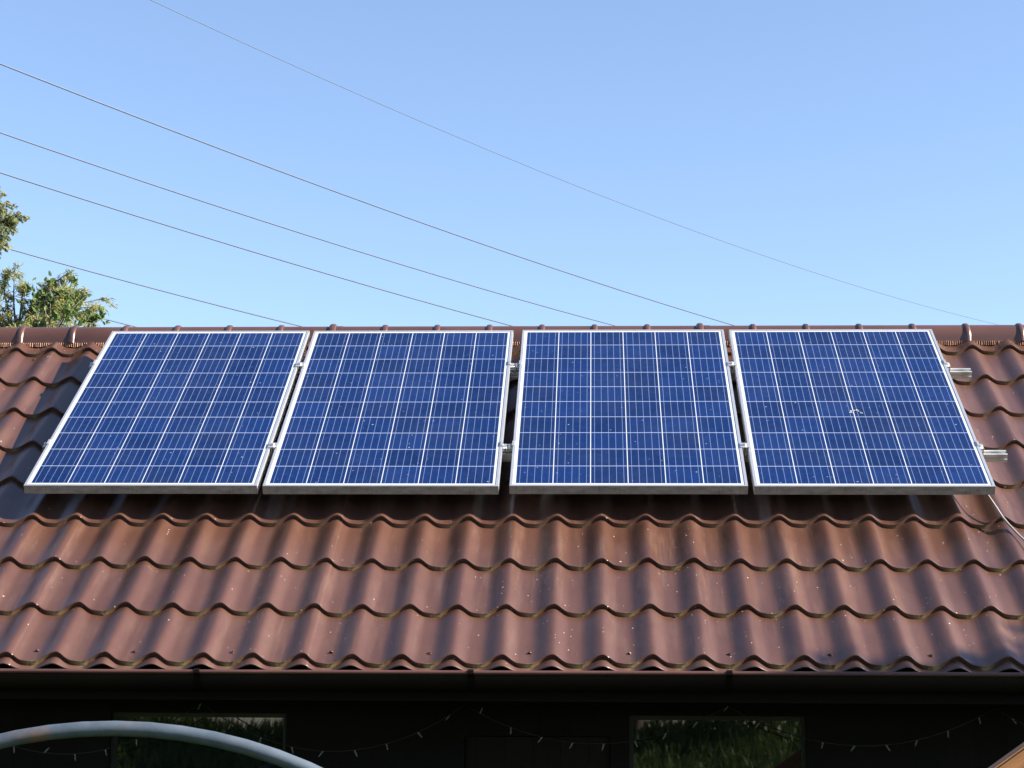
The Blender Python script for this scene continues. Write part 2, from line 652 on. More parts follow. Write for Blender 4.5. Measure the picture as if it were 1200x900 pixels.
# roof screws: sub-parts of the roof
bm = bmesh.new()
cylinder(bm, (0, 0, 0), (0, 0, 0.0015), 0.0085, seg=12)
cylinder(bm, (0, 0, 0.0015), (0, 0, 0.0065), 0.0050, 0.0042, seg=6)
screw0 = None
slots = []
for kx in range(-26, 27, 2):
    xv = CREST0 + PITCH * (kx + 0.53)
    slots.append((xv, LIP0 + 0.048, HC + float(wave(np.array([xv]))[0]) - STEP * 0.14))
for kx in range(-25, 27, 2):
    xv = CREST0 + PITCH * (kx + 0.50)
    slots.append((xv, LIP0 + ROW - 0.022, HC + float(wave(np.array([xv]))[0]) - STEP * 0.94))
for kx in range(-24, 27, 4):
    xv = CREST0 + PITCH * (kx + 0.55)
    slots.append((xv, LIP0 + 7 * ROW + 0.28, HC + float(wave(np.array([xv]))[0]) - STEP * 0.8))
for kx in range(-2, 3):
    for i in range(0, 5):
        xv = CREST0 + 0.034 + kx * 6 * PITCH
        slots.append((xv, LIP0 + i * ROW - 0.012, HC + float(wave(np.array([xv]))[0]) - STEP * 0.97))
slots = [p for p in slots if -2.75 < p[0] < 2.75]
for p in slots:
    if screw0 is None:
        screw0 = from_bm('roof_screw', bm, M_CAP, roof)
        sc = screw0
    else:
        sc = screw0.copy()
        COL.objects.link(sc)
        sc.parent = roof
    sc.location = W(*p)
    sc.rotation_euler = (ALPHA, 0, random.Random(p[0] * 7 + p[1]).uniform(0, 3))

# ridge cap: half round steel with raised ribs
RC_Y, RC_Z, RC_R = RIDGE.y, W(0, 1.775, HC).z + 0.006, 0.086
rv, rf = [], []
ribs = sorted(0.0902 + 0.2661 * i for i in range(-17, 17))
rx = [XL + 0.02, XR - 0.02]
prof = []
for i, r_ in enumerate(ribs):
    big = (i - 20) % 7 == 0
    hw, hh = (0.020, 0.0135) if big else (0.016, 0.0085)
    if XL + 0.05 < r_ < XR - 0.05:
        prof += [(r_ - hw, 0.0), (r_ - hw * 0.72, hh * 0.72), (r_ - hw * 0.35, hh), (r_ + hw * 0.35, hh), (r_ + hw * 0.72, hh * 0.72), (r_ + hw, 0.0)]
        if big:
            prof += [(r_ + hw + 0.001, 0.002), (r_ + hw + 0.03, 0.002), (r_ + hw + 0.0305, 0.0)]
prof = [(XL + 0.02, 0.0)] + prof + [(XR - 0.02, 0.0)]
NA = 20
for x, dr in prof:
    rr = RC_R + dr
    ring = [(x, RC_Y - rr - 0.002, RC_Z - 0.014)]
    for a in range(NA + 1):
        t = math.pi * a / NA
        ring.append((x, RC_Y - rr * math.cos(t), RC_Z + rr * math.sin(t) * (1.0 if dr else 1.0)))
    ring.append((x, RC_Y + rr + 0.002, RC_Z - 0.014))
    rv += ring
nr = NA + 3
for i in range(len(prof) - 1):
    for a in range(nr - 1):
        p = i * nr + a
        rf.append((p, p + nr, p + nr + 1, p + 1))
rf.append(tuple(range(nr)))
rf.append(tuple((len(prof) - 1) * nr + a for a in range(nr - 1, -1, -1)))
cap = from_pydata('ridge_cap', rv, rf, M_CAP, house, True)
md = cap.modifiers.new('edges', 'EDGE_SPLIT')
md.split_angle = rad(32)

# comb-shaped seal strip under both edges of the cap
rs = random.Random(9)
sv, sf = [], []
x = -3.25
k = 0
while x < 3.25:
    vz = float(wave(np.array([x]))[0])
    top = RC_Z - 0.0135
    ln = 0.009 + max(0.0, -vz - 0.004) * 0.55 + rs.uniform(-0.002, 0.002)
    y = RC_Y - RC_R - 0.004 + (0.008 if k % 2 else 0.0) + rs.uniform(-0.0012, 0.0012)
    sv += [(x, y, top), (x, y, top - ln)]
    k += 1
    x += rs.uniform(0.0055, 0.0075) if k % 2 else rs.uniform(0.0035, 0.005)
for i in range(k - 1):
    sf.append((2 * i, 2 * i + 1, 2 * i + 3, 2 * i + 2))
sm = from_pydata('seal_strip', sv, sf, M_SEAL, cap)
sd = sm.modifiers.new('thickness', 'SOLIDIFY')
sd.thickness = 0.0012
bm = bmesh.new()
box(bm, -3.3, 3.3, RC_Y - RC_R + 0.022, RC_Y - RC_R + 0.030, RC_Z - 0.07, RC_Z - 0.012)
from_bm('ridge_batten', bm, M_BLACK, cap)
# cap fixing screws
for i, r_ in enumerate(ribs):
    if -3 < r_ < 3 and i % 2 == 0:
        sc = screw0.copy()
        COL.objects.link(sc)
        sc.name = 'cap_screw'
        sc.parent = cap
        sc.location = (r_ + 0.03, RC_Y - RC_R - 0.001, RC_Z + 0.004)
        sc.rotation_euler = (rad(86), 0, 0.4 * i)

# fascia, soffit, walls
fy = -0.815
EZ = W(0, END_S, HC - 0.05).z
WALL_Y = -0.30
SOF_Z = 1.985
bm = bmesh.new()
box(bm, XL + 0.06, XR - 0.06, fy, fy + 0.025, SOF_Z - 0.012, EZ + 0.025)
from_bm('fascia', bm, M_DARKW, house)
bm = bmesh.new()
box(bm, XL + 0.06, XR - 0.06, fy + 0.027, WALL_Y - 0.001, SOF_Z, SOF_Z + 0.02)
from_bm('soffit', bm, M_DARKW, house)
BACK_Y = 2 * RIDGE.y - WALL_Y
bm = bmesh.new()
HX = 3.95
holes = [(-1.56, -0.86, 0.92, 1.938), (0.49, 1.178, 0.92, 1.938), (-0.156, 0.416, 0.02, 1.856)]
# front wall built round the openings
xs_cut = [-HX, -1.56, -0.86, -0.156, 0.416, 0.49, 1.178, HX]
for a, b in zip(xs_cut[:-1], xs_cut[1:]):
    hl = [h for h in holes if abs(h[0] - a) < 1e-6 and abs(h[1] - b) < 1e-6]
    if not hl:
        box(bm, a, b, WALL_Y, WALL_Y + 0.14, 0.0, SOF_Z + 0.25)
    else:
        box(bm, a, b, WALL_Y, WALL_Y + 0.14, hl[0][3], SOF_Z + 0.25)
        box(bm, a, b, WALL_Y, WALL_Y + 0.14, 0.0, hl[0][2])
box(bm, -HX, HX, BACK_Y - 0.14, BACK_Y, 0.0, SOF_Z + 0.25)
for sx in (-1, 1):
    xa, xb = (sx * HX, sx * (HX - 0.14))
    t = bmesh.new()
    pr = [(WALL_Y + 0.141, 0.0), (BACK_Y - 0.141, 0.0), (BACK_Y - 0.141, SOF_Z + 0.25), (RIDGE.y, RIDGE.z - 0.19), (WALL_Y + 0.141, SOF_Z + 0.25)]
    va = [t.verts.new((xa, y, z)) for y, z in pr]
    vb = [t.verts.new((xb, y, z)) for y, z in pr]
    t.faces.new(va)
    t.faces.new(vb[::-1])
    for i in range(5):
        j = (i + 1) % 5
        t.faces.new((va[i], va[j], vb[j], vb[i]))
    merge(bm, t)
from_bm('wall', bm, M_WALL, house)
# roof deck under the metal sheet, verge boards at the gables
bm = bmesh.new()
for sgn in (0, 1):
    t = bmesh.new()
    pr = [W(0, END_S + 0.05, HC - 0.062), W(0, RIDGE_S - 0.02, HC - 0.062), W(0, RIDGE_S - 0.02, HC - 0.09), W(0, END_S + 0.05, HC - 0.09)]
    if sgn:
        pr = [Vector((0, 2 * RIDGE.y - p.y, p.z)) for p in pr]
    va = [t.verts.new((XL + 0.05, p.y, p.z)) for p in pr]
    vb = [t.verts.new((XR - 0.05, p.y, p.z)) for p in pr]
    t.faces.new(va)
    t.faces.new(vb[::-1])
    for i in range(4):
        j = (i + 1) % 4
        t.faces.new((va[i], va[j], vb[j], vb[i]))
    merge(bm, t)
from_bm('roof_deck', bm, M_DARKW, house)


def window(x0, x1, z0, z1):
    fw = 0.016
    bm = bmesh.new()
    yb, yf = WALL_Y + 0.03, WALL_Y + 0.085
    box(bm, x0, x0 + fw, yb, yf, z0, z1)
    box(bm, x1 - fw, x1, yb, yf, z0, z1)
    box(bm, x0 + fw, x1 - fw, yb, yf, z1 - fw, z1)
    box(bm, x0 + fw, x1 - fw, yb, yf, z0, z0 + fw)
    fr = from_bm('window', bm, M_FRAME, house)
    bm = bmesh.new()
    box(bm, x0 + fw, x1 - fw, yb + 0.02, yb + 0.028, z0 + fw, z1 - fw)
    from_bm('pane', bm, mat_g, fr)
    bm = bmesh.new()
    box(bm, x0 - 0.03, x1 + 0.03, WALL_Y - 0.05, WALL_Y - 0.001, z0 - 0.035, z0 - 0.003, 0.004)
    from_bm('sill', bm, M_FRAME, fr)


mat_g = mat_glass()
window(*holes[0])
window(*holes[1])
bm = bmesh.new()
box(bm, holes[2][0] + 0.003, holes[2][1] - 0.003, WALL_Y + 0.02, WALL_Y + 0.06, 0.02, holes[2][3] - 0.003)
door = from_bm('door', bm, M_DOOR, house)
bm = bmesh.new()
cylinder(bm, (0.36, WALL_Y + 0.02, 1.0), (0.36, WALL_Y - 0.03, 1.0), 0.01)
cylinder(bm, (0.365, WALL_Y - 0.03, 1.0), (0.25, WALL_Y - 0.03, 1.0), 0.009)
from_bm('door_handle', bm, M_STEEL, door)

# gutter: half round with a rolled front bead, and its brackets
GY, GZ_, GR = -0.886, 2.069, 0.060
gv, gf = [], []
gxs = np.linspace(XL + 0.03, XR - 0.03, 60)
NG = 16
ring_n = 2 * (NG + 1)
for x in gxs:
    dz = 0.0025 * math.sin(x * 0.9)
    for a in range(NG + 1):
        t = math.pi + math.pi * a / NG
        gv.append((x, GY + GR * math.cos(t), GZ_ + dz + GR * math.sin(t)))
    for a in range(NG, -1, -1):
        t = math.pi + math.pi * a / NG
        gv.append((x, GY + (GR - 0.002) * math.cos(t), GZ_ + dz + (GR - 0.002) * math.sin(t)))
for i in range(len(gxs) - 1):
    for a in range(ring_n):
        b = (a + 1) % ring_n
        p, q_ = i * ring_n, (i + 1) * ring_n
        gf.append((p + a, p + b, q_ + b, q_ + a))
bv, bf = tube_data([(x, GY - GR - 0.002, GZ_ + 0.0025 * math.sin(x * 0.9) + 0.002) for x in gxs], 0.0085, 10)
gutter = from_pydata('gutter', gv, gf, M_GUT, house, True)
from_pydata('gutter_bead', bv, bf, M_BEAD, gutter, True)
br0 = None
for x in (-3.12, -2.1, -1.088, -0.092, 0.838, 1.90, 2.9):
    if br0 is None:
        bm = bmesh.new()
        w2 = 0.0105
        pts = []
        for a in range(13):
            t = math.pi + math.pi * a / 12
            pts.append((GR + 0.0035) * Vector((0, math.cos(t), math.sin(t))))
        pts = [Vector((0, -GR + 0.010, 0.014)), Vector((0, -GR - 0.002, 0.0145)), Vector((0, -GR - 0.014, 0.008)), Vector((0, -GR - 0.0145, -0.002))] + pts[1:] + [Vector((0, GR + 0.004, 0.03))]
        va = [bm.verts.new(p + Vector((-w2, 0, 0))) for p in pts]
        vb = [bm.verts.new(p + Vector((w2, 0, 0))) for p in pts]
        for i in range(len(pts) - 1):
            bm.faces.new((va[i], vb[i], vb[i + 1], va[i + 1]))
        bmesh.ops.solidify(bm, geom=bm.faces[:], thickness=0.002)
        br0 = from_bm('gutter_bracket', bm, M_GUT, gutter)
        b_ = br0
    else:
        b_ = br0.copy()
        COL.objects.link(b_)
        b_.parent = gutter
    b_.location = (x, GY, GZ_ + 0.0025 * math.sin(x * 0.9))

# ------------------------------------------------------------------ solar panels
PW, PL, PT = 0.992, 1.65, 0.040
P_X = [-2.0522, -1.0375, 0.0, 1.0181]
P_LAB = ['blue solar panel at the left end of the row, next to navy shadow on tiles',
         'blue solar panel with the wide gap along its right edge',
         'blue solar panel with the wide gap along its left edge',
         'blue solar panel with a pale bird dropping, nearest the white cable']


def make_panel():
    root = empty('solar_panel', P_LAB[0], 'solar panel', W(P_X[0], 0, 0), 'solar panels in a row on the roof', ALPHA)
    lip = 0.013
    bm = bmesh.new()

    def rail(x0, x1, y0, y1):
        box(bm, x0, x1, y0, y1, -PT, 0.0, 0.0012)
    rail(0, PW, 0, lip)
    rail(0, PW, PL - lip, PL)
    rail(0, lip, lip, PL - lip)
    rail(PW - lip, PW, lip, PL - lip)
    # return flange underneath
    box(bm, lip, PW - lip, lip, 0.035, -PT, -PT + 0.002)
    box(bm, lip, PW - lip, PL - 0.035, PL - lip, -PT, -PT + 0.002)
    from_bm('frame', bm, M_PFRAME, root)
    bm = bmesh.new()
    box(bm, lip - 0.002, PW - lip + 0.002, lip - 0.002, PL - lip + 0.002, -0.0065, -0.0022)
    from_bm('cell_glass', bm, M_CELL, root)
    bm = bmesh.new()
    box(bm, lip, PW - lip, lip, PL - lip, -0.010, -0.0068)
    bk = from_bm('backsheet', bm, M_BACK, root)
    bm = bmesh.new()
    box(bm, PW / 2 - 0.055, PW / 2 + 0.055, PL - 0.17, PL - 0.09, -0.032, -0.0102, 0.004)
    from_bm('junction_box', bm, M_BLACK, root)
    return root


p0 = make_panel()
panels = [p0]
for i in range(1, 4):
    c = copy_tree(p0)
    c.location = W(P_X[i], 0, 0)
    c['label'] = P_LAB[i]
    panels.append(c)
# tiny differences of seating between the panels
for p, (dx, dh) in zip(panels, ((0, 0), (0.0, -0.001), (0, 0.001), (0, 0))):
    p.location += Vector((dx, -dh * SA, dh * CA))
# smear of a dropping on the right-hand panel
rs = random.Random(3)
bm = bmesh.new()
pth = [(0.478 + 0.055 * t + 0.004 * rs.uniform(-1, 1), 0.70 + 0.035 * math.sin(t * 3.0) + 0.012 * rs.uniform(-1, 1)) for t in np.linspace(0, 1, 14)]
bm.free()
dv, df = tube_data([Vector((x, y, 0)) for x, y in pth], [rs.uniform(0.0016, 0.0046) for _ in pth], 8)
dv = [Vector((v.x, v.y * 1.0, -0.0016 + v.z * 0.14)) for v in dv]
from_pydata('dropping', dv, df, M_DROP, panels[3], True)

# ------------------------------------------------------------------ mounting rails
RAIL_TOP = -PT - 0.001
RAIL_S = [0.392, 1.252]
R_X0, R_X1 = -2.056, 2.135


def make_rail():
    root = empty('mounting_rail', 'lower silver aluminium rail under the panels, its end showing at right', 'rail', W(0, RAIL_S[0], RAIL_TOP), 'mounting rails under the panels', ALPHA)
    # extruded profile with a slot on top and grooves on the front
    pr = [(-0.022, -0.036), (0.022, -0.036), (0.022, 0.0), (0.0095, 0.0), (0.0095, -0.003), (0.015, -0.003), (0.015, -0.016),
          (-0.015, -0.016), (-0.015, -0.003), (-0.0095, -0.003), (-0.0095, 0.0), (-0.022, 0.0), (-0.022, -0.013), (-0.0175, -0.014),
          (-0.0175, -0.022), (-0.022, -0.023)]
    bm = bmesh.new()
    va = [bm.verts.new((R_X0, y, z)) for y, z in pr]
    vb = [bm.verts.new((R_X1, y, z)) for y, z in pr]
    for i in range(len(pr)):
        j = (i + 1) % len(pr)
        bm.faces.new((va[i], va[j], vb[j], vb[i]))
    bm.faces.new(va[::-1])
    bm.faces.new(vb)
    from_bm('profile', bm, M_ALUD, root)
    ft0 = None
    for kx in (-13, -9, -5, -1, 3, 7):
        x = CREST0 + kx * PITCH
        if ft0 is None:
            bm = bmesh.new()
            box(bm, -0.02, 0.02, 0.0225, 0.0275, -0.066, -0.004)
            box(bm, -0.02, 0.02, -0.02, 0.0225, -0.071, -0.066)
            cylinder(bm, (0, 0.0, -0.0775), (0, 0.0, -0.064), 0.006)
            cylinder(bm, (0, 0.0276, -0.02), (0, 0.035, -0.02), 0.007, seg=6)
            ft0 = from_bm('roof_foot', bm, M_STEEL, root)
            f_ = ft0
        else:
            f_ = ft0.copy()
            COL.objects.link(f_)
            f_.parent = root
        f_.location = (x, 0, 0)
    return root


r0 = make_rail()
r1 = copy_tree(r0)
r1.location = W(0, RAIL_S[1], RAIL_TOP)
r1['label'] = 'upper silver aluminium rail under the panels, its end showing at right below ridge'


# ------------------------------------------------------------------ clamps
def make_end_clamp():
    """local x = 0 is the panel edge, clamp body on +x side; z = 0 is the panel top"""
    root = empty('end_clamp', '', 'clamp', (0, 0, 0), 'end clamps on the panel edges', ALPHA)
    bm = bmesh.new()
    pr = [(-0.008, 0.0008), (-0.008, 0.0042), (0.0025, 0.0042), (0.0025, -0.012), (0.022, -0.012), (0.022, -0.040), (0.0185, -0.040), (0.0185, -0.0155), (0.0010, -0.0155), (0.0010, 0.0008)]
    va = [bm.verts.new((x, -0.022, z)) for x, z in pr]
    vb = [bm.verts.new((x, 0.022, z)) for x, z in pr]
    for i in range(len(pr)):
        j = (i + 1) % len(pr)
        bm.faces.new((va[i], va[j], vb[j], vb[i]))
    bm.faces.new(va)
    bm.faces.new(vb[::-1])
    from_bm('clamp_body', bm, M_ALU, root)
    bm = bmesh.new()
    cylinder(bm, (0.0115, 0, -0.0118), (0.0115, 0, -0.003), 0.0068, seg=16)
    cylinder(bm, (0.0115, 0, -0.040), (0.0115, 0, -0.0158), 0.004, seg=10)
    from_bm('bolt', bm, M_STEEL, root)
    return root


def make_mid_clamp():
    root = empty('mid_clamp', '', 'clamp', (0, 0, 0), 'mid clamps between neighbouring panels', ALPHA)
    bm = bmesh.new()
    box(bm, -0.021, 0.021, -0.022, 0.022, 0.0010, 0.0048, 0.001)
    box(bm, -0.008, -0.005, -0.022, 0.022, -0.030, 0.0009)
    box(bm, 0.005, 0.008, -0.022, 0.022, -0.030, 0.0009)
    from_bm('clamp_body', bm, M_ALU, root)
    bm = bmesh.new()
    cylinder(bm, (0, 0, 0.0049), (0, 0, 0.0125), 0.0068, seg=16)
    cylinder(bm, (0, 0, -0.040), (0, 0, 0.0009), 0.004, seg=10)
    from_bm('bolt', bm, M_STEEL, root)
    return root


UPS = ['lower', 'upper']
ec, mc = make_end_clamp(), make_mid_clamp()
firstE = firstM = True
for j, s in enumerate(RAIL_S):
    sp = 'lower' if j == 0 else 'upper'
    for x, side, lab in ((P_X[0], -1, 'silver end clamp on far left edge of the panel row, %s one' % sp),
                         (P_X[1] + PW, 1, 'left one of the %s clamp pair in the wide panel gap' % sp),
                         (P_X[2], -1, 'right one of the %s clamp pair in the wide panel gap' % sp),
                         (P_X[3] + PW, 1, 'silver end clamp beside the %s bare rail end at right' % sp)):
        c = ec if firstE else copy_tree(ec)
        firstE = False
        c.location = W(x, s + (0.015 if side < 0 and x < -2 else 0), 0)
        c.rotation_euler = Matrix.Rotation(ALPHA, 3, 'X').to_euler() if side > 0 else (Matrix.Rotation(ALPHA, 3, 'X') @ Matrix.Rotation(math.pi, 3, 'Z')).to_euler()
        c['label'] = lab
    for x, lab in (((P_X[0] + PW + P_X[1]) / 2, 'silver mid clamp in narrow gap left of the wide gap, %s one' % sp),
                   ((P_X[2] + PW + P_X[3]) / 2, 'silver mid clamp in narrow gap right of the wide gap, %s one' % sp)):
        c = mc if firstM else copy_tree(mc)
        firstM = False
        c.location = W(x, s - 0.02, 0)
        c['label'] = lab

# ------------------------------------------------------------------ cable on the roof at right
def spline(P, n=8):
    P = [Vector(p) for p in P]
    out = []
    for i in range(len(P) - 1):
        a, b, c, d = P[max(i - 1, 0)], P[i], P[i + 1], P[min(i + 2, len(P) - 1)]
        for j in range(n):
            t = j / n
            out.append(0.5 * ((2 * b) + (c - a) * t + (2 * a - 5 * b + 4 * c - d) * t * t + (3 * b - a - 3 * c + d) * t ** 3))
    out.append(P[-1])
    return out


cp = [W(1.93, 0.30, -0.066), W(1.985, 0.10, -0.070), W(2.012, 0.0, -0.085), W(2.035, -0.08, -0.104), W(2.060, -0.16, -0.112), W(2.09, -0.25, -0.116),
      W(2.13, -0.36, -0.118), W(2.19, -0.50, -0.128), W(2.26, -0.70, -0.112), W(2.38, -0.95, -0.125), W(2.43, -1.16, -0.118), W(2.44, -1.22, -0.16)]
tag(tube('cable', spline(cp), 0.0046, 8, M_CABLE), 'white cable hanging from the right panel corner across the tiles', 'cable')

# ------------------------------------------------------------------ string lights under the eave
lights = empty('string_lights', 'unlit string of small clear bulbs swagged under the dark eave', 'string lights', (0, -0.45, 1.9))
hooks = [(-3.2, 1.95), (-2.2, 1.955), (-1.173, 1.972), (-0.145, 1.970), (0.865, 1.972), (1.878, 1.968), (2.9, 1.96)]
sags = [0.17, 0.19, 0.18, 0.145, 0.145, 0.16]
pts = []
for (x0, z0), (x1, z1), sg in zip(hooks[:-1], hooks[1:], sags):
    for t in np.linspace(0, 1, 18)[:-1]:
        pts.append(Vector((x0 + (x1 - x0) * t, 0.012 * math.sin(9 * x0 + 7 * t), (z0 + (z1 - z0) * t) - sg * 4 * t * (1 - t) - 1.9)))
tube('cord', pts, 0.0022, 6, M_CABLEG, lights)
bm = bmesh.new()
cylinder(bm, (0, 0, 0), (0, 0, -0.010), 0.0032, seg=8)
cylinder(bm, (0, 0, -0.010), (0, 0, -0.027), 0.0036, 0.0018, seg=8)
b0 = None
rs = random.Random(12)
acc = 0.0
for a, b in zip(pts[:-1], pts[1:]):
    acc += (b - a).length
    if acc > 0.088:
        acc = rs.uniform(-0.012, 0.012)
        if b0 is None:
            b0 = from_bm('bulb', bm, M_BULB, lights, True)
            c = b0
        else:
            c = b0.copy()
            COL.objects.link(c)
            c.parent = lights
        c.location = b
        up = rs.random()
        c.rotation_euler = (rs.uniform(-0.5, 0.5), rs.uniform(-0.7, 0.7) + (math.pi if up < 0.15 else 0), 0)

# ------------------------------------------------------------------ pipe hoop in front of the house
HXc, HYc, HZt, HR = -0.87, -3.0, 1.831, 1.30
pts = [(HXc - HR, HYc, -0.05), (HXc - HR, HYc, 0.3)]
for a in range(49):
    t = math.pi - math.pi * a / 48
    pts.append((HXc + HR * math.cos(t), HYc, HZt - HR + HR * math.sin(t)))
pts += [(HXc + HR, HYc, 0.3), (HXc + HR, HYc, -0.05)]
tag(tube('pipe_hoop', pts, 0.0195, 20, mat_hoop()), 'blue-grey metal pipe bent into a rust-flecked hoop before the house', 'pipe hoop')

# ------------------------------------------------------------------ timber at the right
PX, PY = 2.25, -3.0
tb = Vector((-0.95, PY - 0.10, 0.075))
tt = Vector((2.60, PY - 0.10, 2.545))
d = (tt - tb)
L = d.length
bm = bmesh.new()
box(bm, 0, L, -0.045, 0.045, -0.075, 0.075, 0.006)
beam = from_bm('wooden_beam', bm, M_TIMBER)
beam.location = tb
beam.rotation_euler = (0, -math.atan2(d.z, d.x), 0)
tag(beam, 'honey brown timber beam slanting up at the lower right corner', 'beam')

bm = bmesh.new()
box(bm, 2.46, 2.58, PY - 0.052, PY + 0.068, -0.1, 2.62, 0.006)
tag(from_bm('wooden_post', bm, M_TIMBER), 'upright timber post just outside the right edge, carrying the slanting beam', 'post')

# ------------------------------------------------------------------ overhead wires
wires = [((-6.21, 18.48), (0.6093, 0.7930), (0.002484, -0.066018, 12.77096), 'thin overhead wire crossing highest in the sky, fading to the right'),
         ((-9.20, 21.06), (0.5685, 0.8227), (0.001377, -0.031701, 12.756), 'overhead wire running second highest across the blue sky'),
         ((-10.25, 24.45), (0.5813, 0.8137), (0.001497, -0.028363, 12.750), 'overhead wire running third highest across the blue sky'),
         ((-10.97, 26.81), (0.5726, 0.8198), (0.0012, -0.019208, 12.750), 'overhead wire running fourth highest, over the tall left tree tip'),
         ((-12.31, 32.58), (0.5885, 0.8085), (0.0016, -0.021931, 12.750), 'lower overhead wire emerging from behind the tall left tree'),
         ((-12.41, 38.57), (0.5700, 0.8216), (0.0012, -0.0120, 12.750), 'lowest short overhead wire just above the ridge near shrub twigs')]
wr = [0.0062, 0.0145, 0.015, 0.0165, 0.0175, 0.0175]
for (a, d, co, lab), r_ in zip(wires, wr):
    pts = [(a[0] + d[0] * t, a[1] + d[1] * t, co[0] * t * t + co[1] * t + co[2]) for t in np.linspace(-55, 75, 90)]
    tag(tube('overhead_wire', pts, r_, 6, M_WIRE), lab, 'wire', 'overhead power wires')


# ------------------------------------------------------------------ trees
def rot_to(dirs, spin, rng):
    """orthonormal frames for leaves: returns tangent (along leaf) and side vectors"""
    d = dirs / np.linalg.norm(dirs, axis=1, keepdims=True)
    a = rng.normal(size=d.shape)
    s = np.cross(d, a)
    s /= np.linalg.norm(s, axis=1, keepdims=True) + 1e-9
    return d, s


def leaf_mesh(name, pos, dirs, length, width, tone, mat, parent, rng):
    n = len(pos)
    d, s = rot_to(dirs, None, rng)
    nn = np.cross(d, s)
    Ln = (length * rng.uniform(0.65, 1.25, n))[:, None]
    Wn = (width * rng.uniform(0.75, 1.25, n))[:, None]
    curl = Ln * rng.uniform(-0.12, 0.25, n)[:, None]
    # folded leaf of six points
    v = np.stack([pos, pos + d * Ln * 0.35 + s * Wn * 0.5 + nn * Wn * 0.12, pos + d * Ln * 0.4 - nn * 0.06 * Wn,
                  pos + d * Ln * 0.35 - s * Wn * 0.5 + nn * Wn * 0.12, pos + d * Ln - nn * curl,
                  pos + d * Ln * 0.72 + s * Wn * 0.34 - nn * curl * 0.4, pos + d * Ln * 0.72 - s * Wn * 0.34 - nn * curl * 0.4], 1).reshape(-1, 3)
    fq = np.array([[0, 2, 1, 1], [0, 3, 2, 2], [1, 2, 4, 5], [3, 6, 4, 2]])
    faces = []
    for i in range(n):
        b = i * 7
        faces += [(b, b + 2, b + 1), (b, b + 3, b + 2), (b + 1, b + 2, b + 4, b + 5), (b + 3, b + 6, b + 4, b + 2)]
    o = from_pydata(name, v, faces, mat, parent)
    at = o.data.attributes.new('tone', 'FLOAT', 'POINT')
    at.data.foreach_set('value', np.repeat(np.clip(tone, 0, 1), 7).astype(np.float32))
    return o


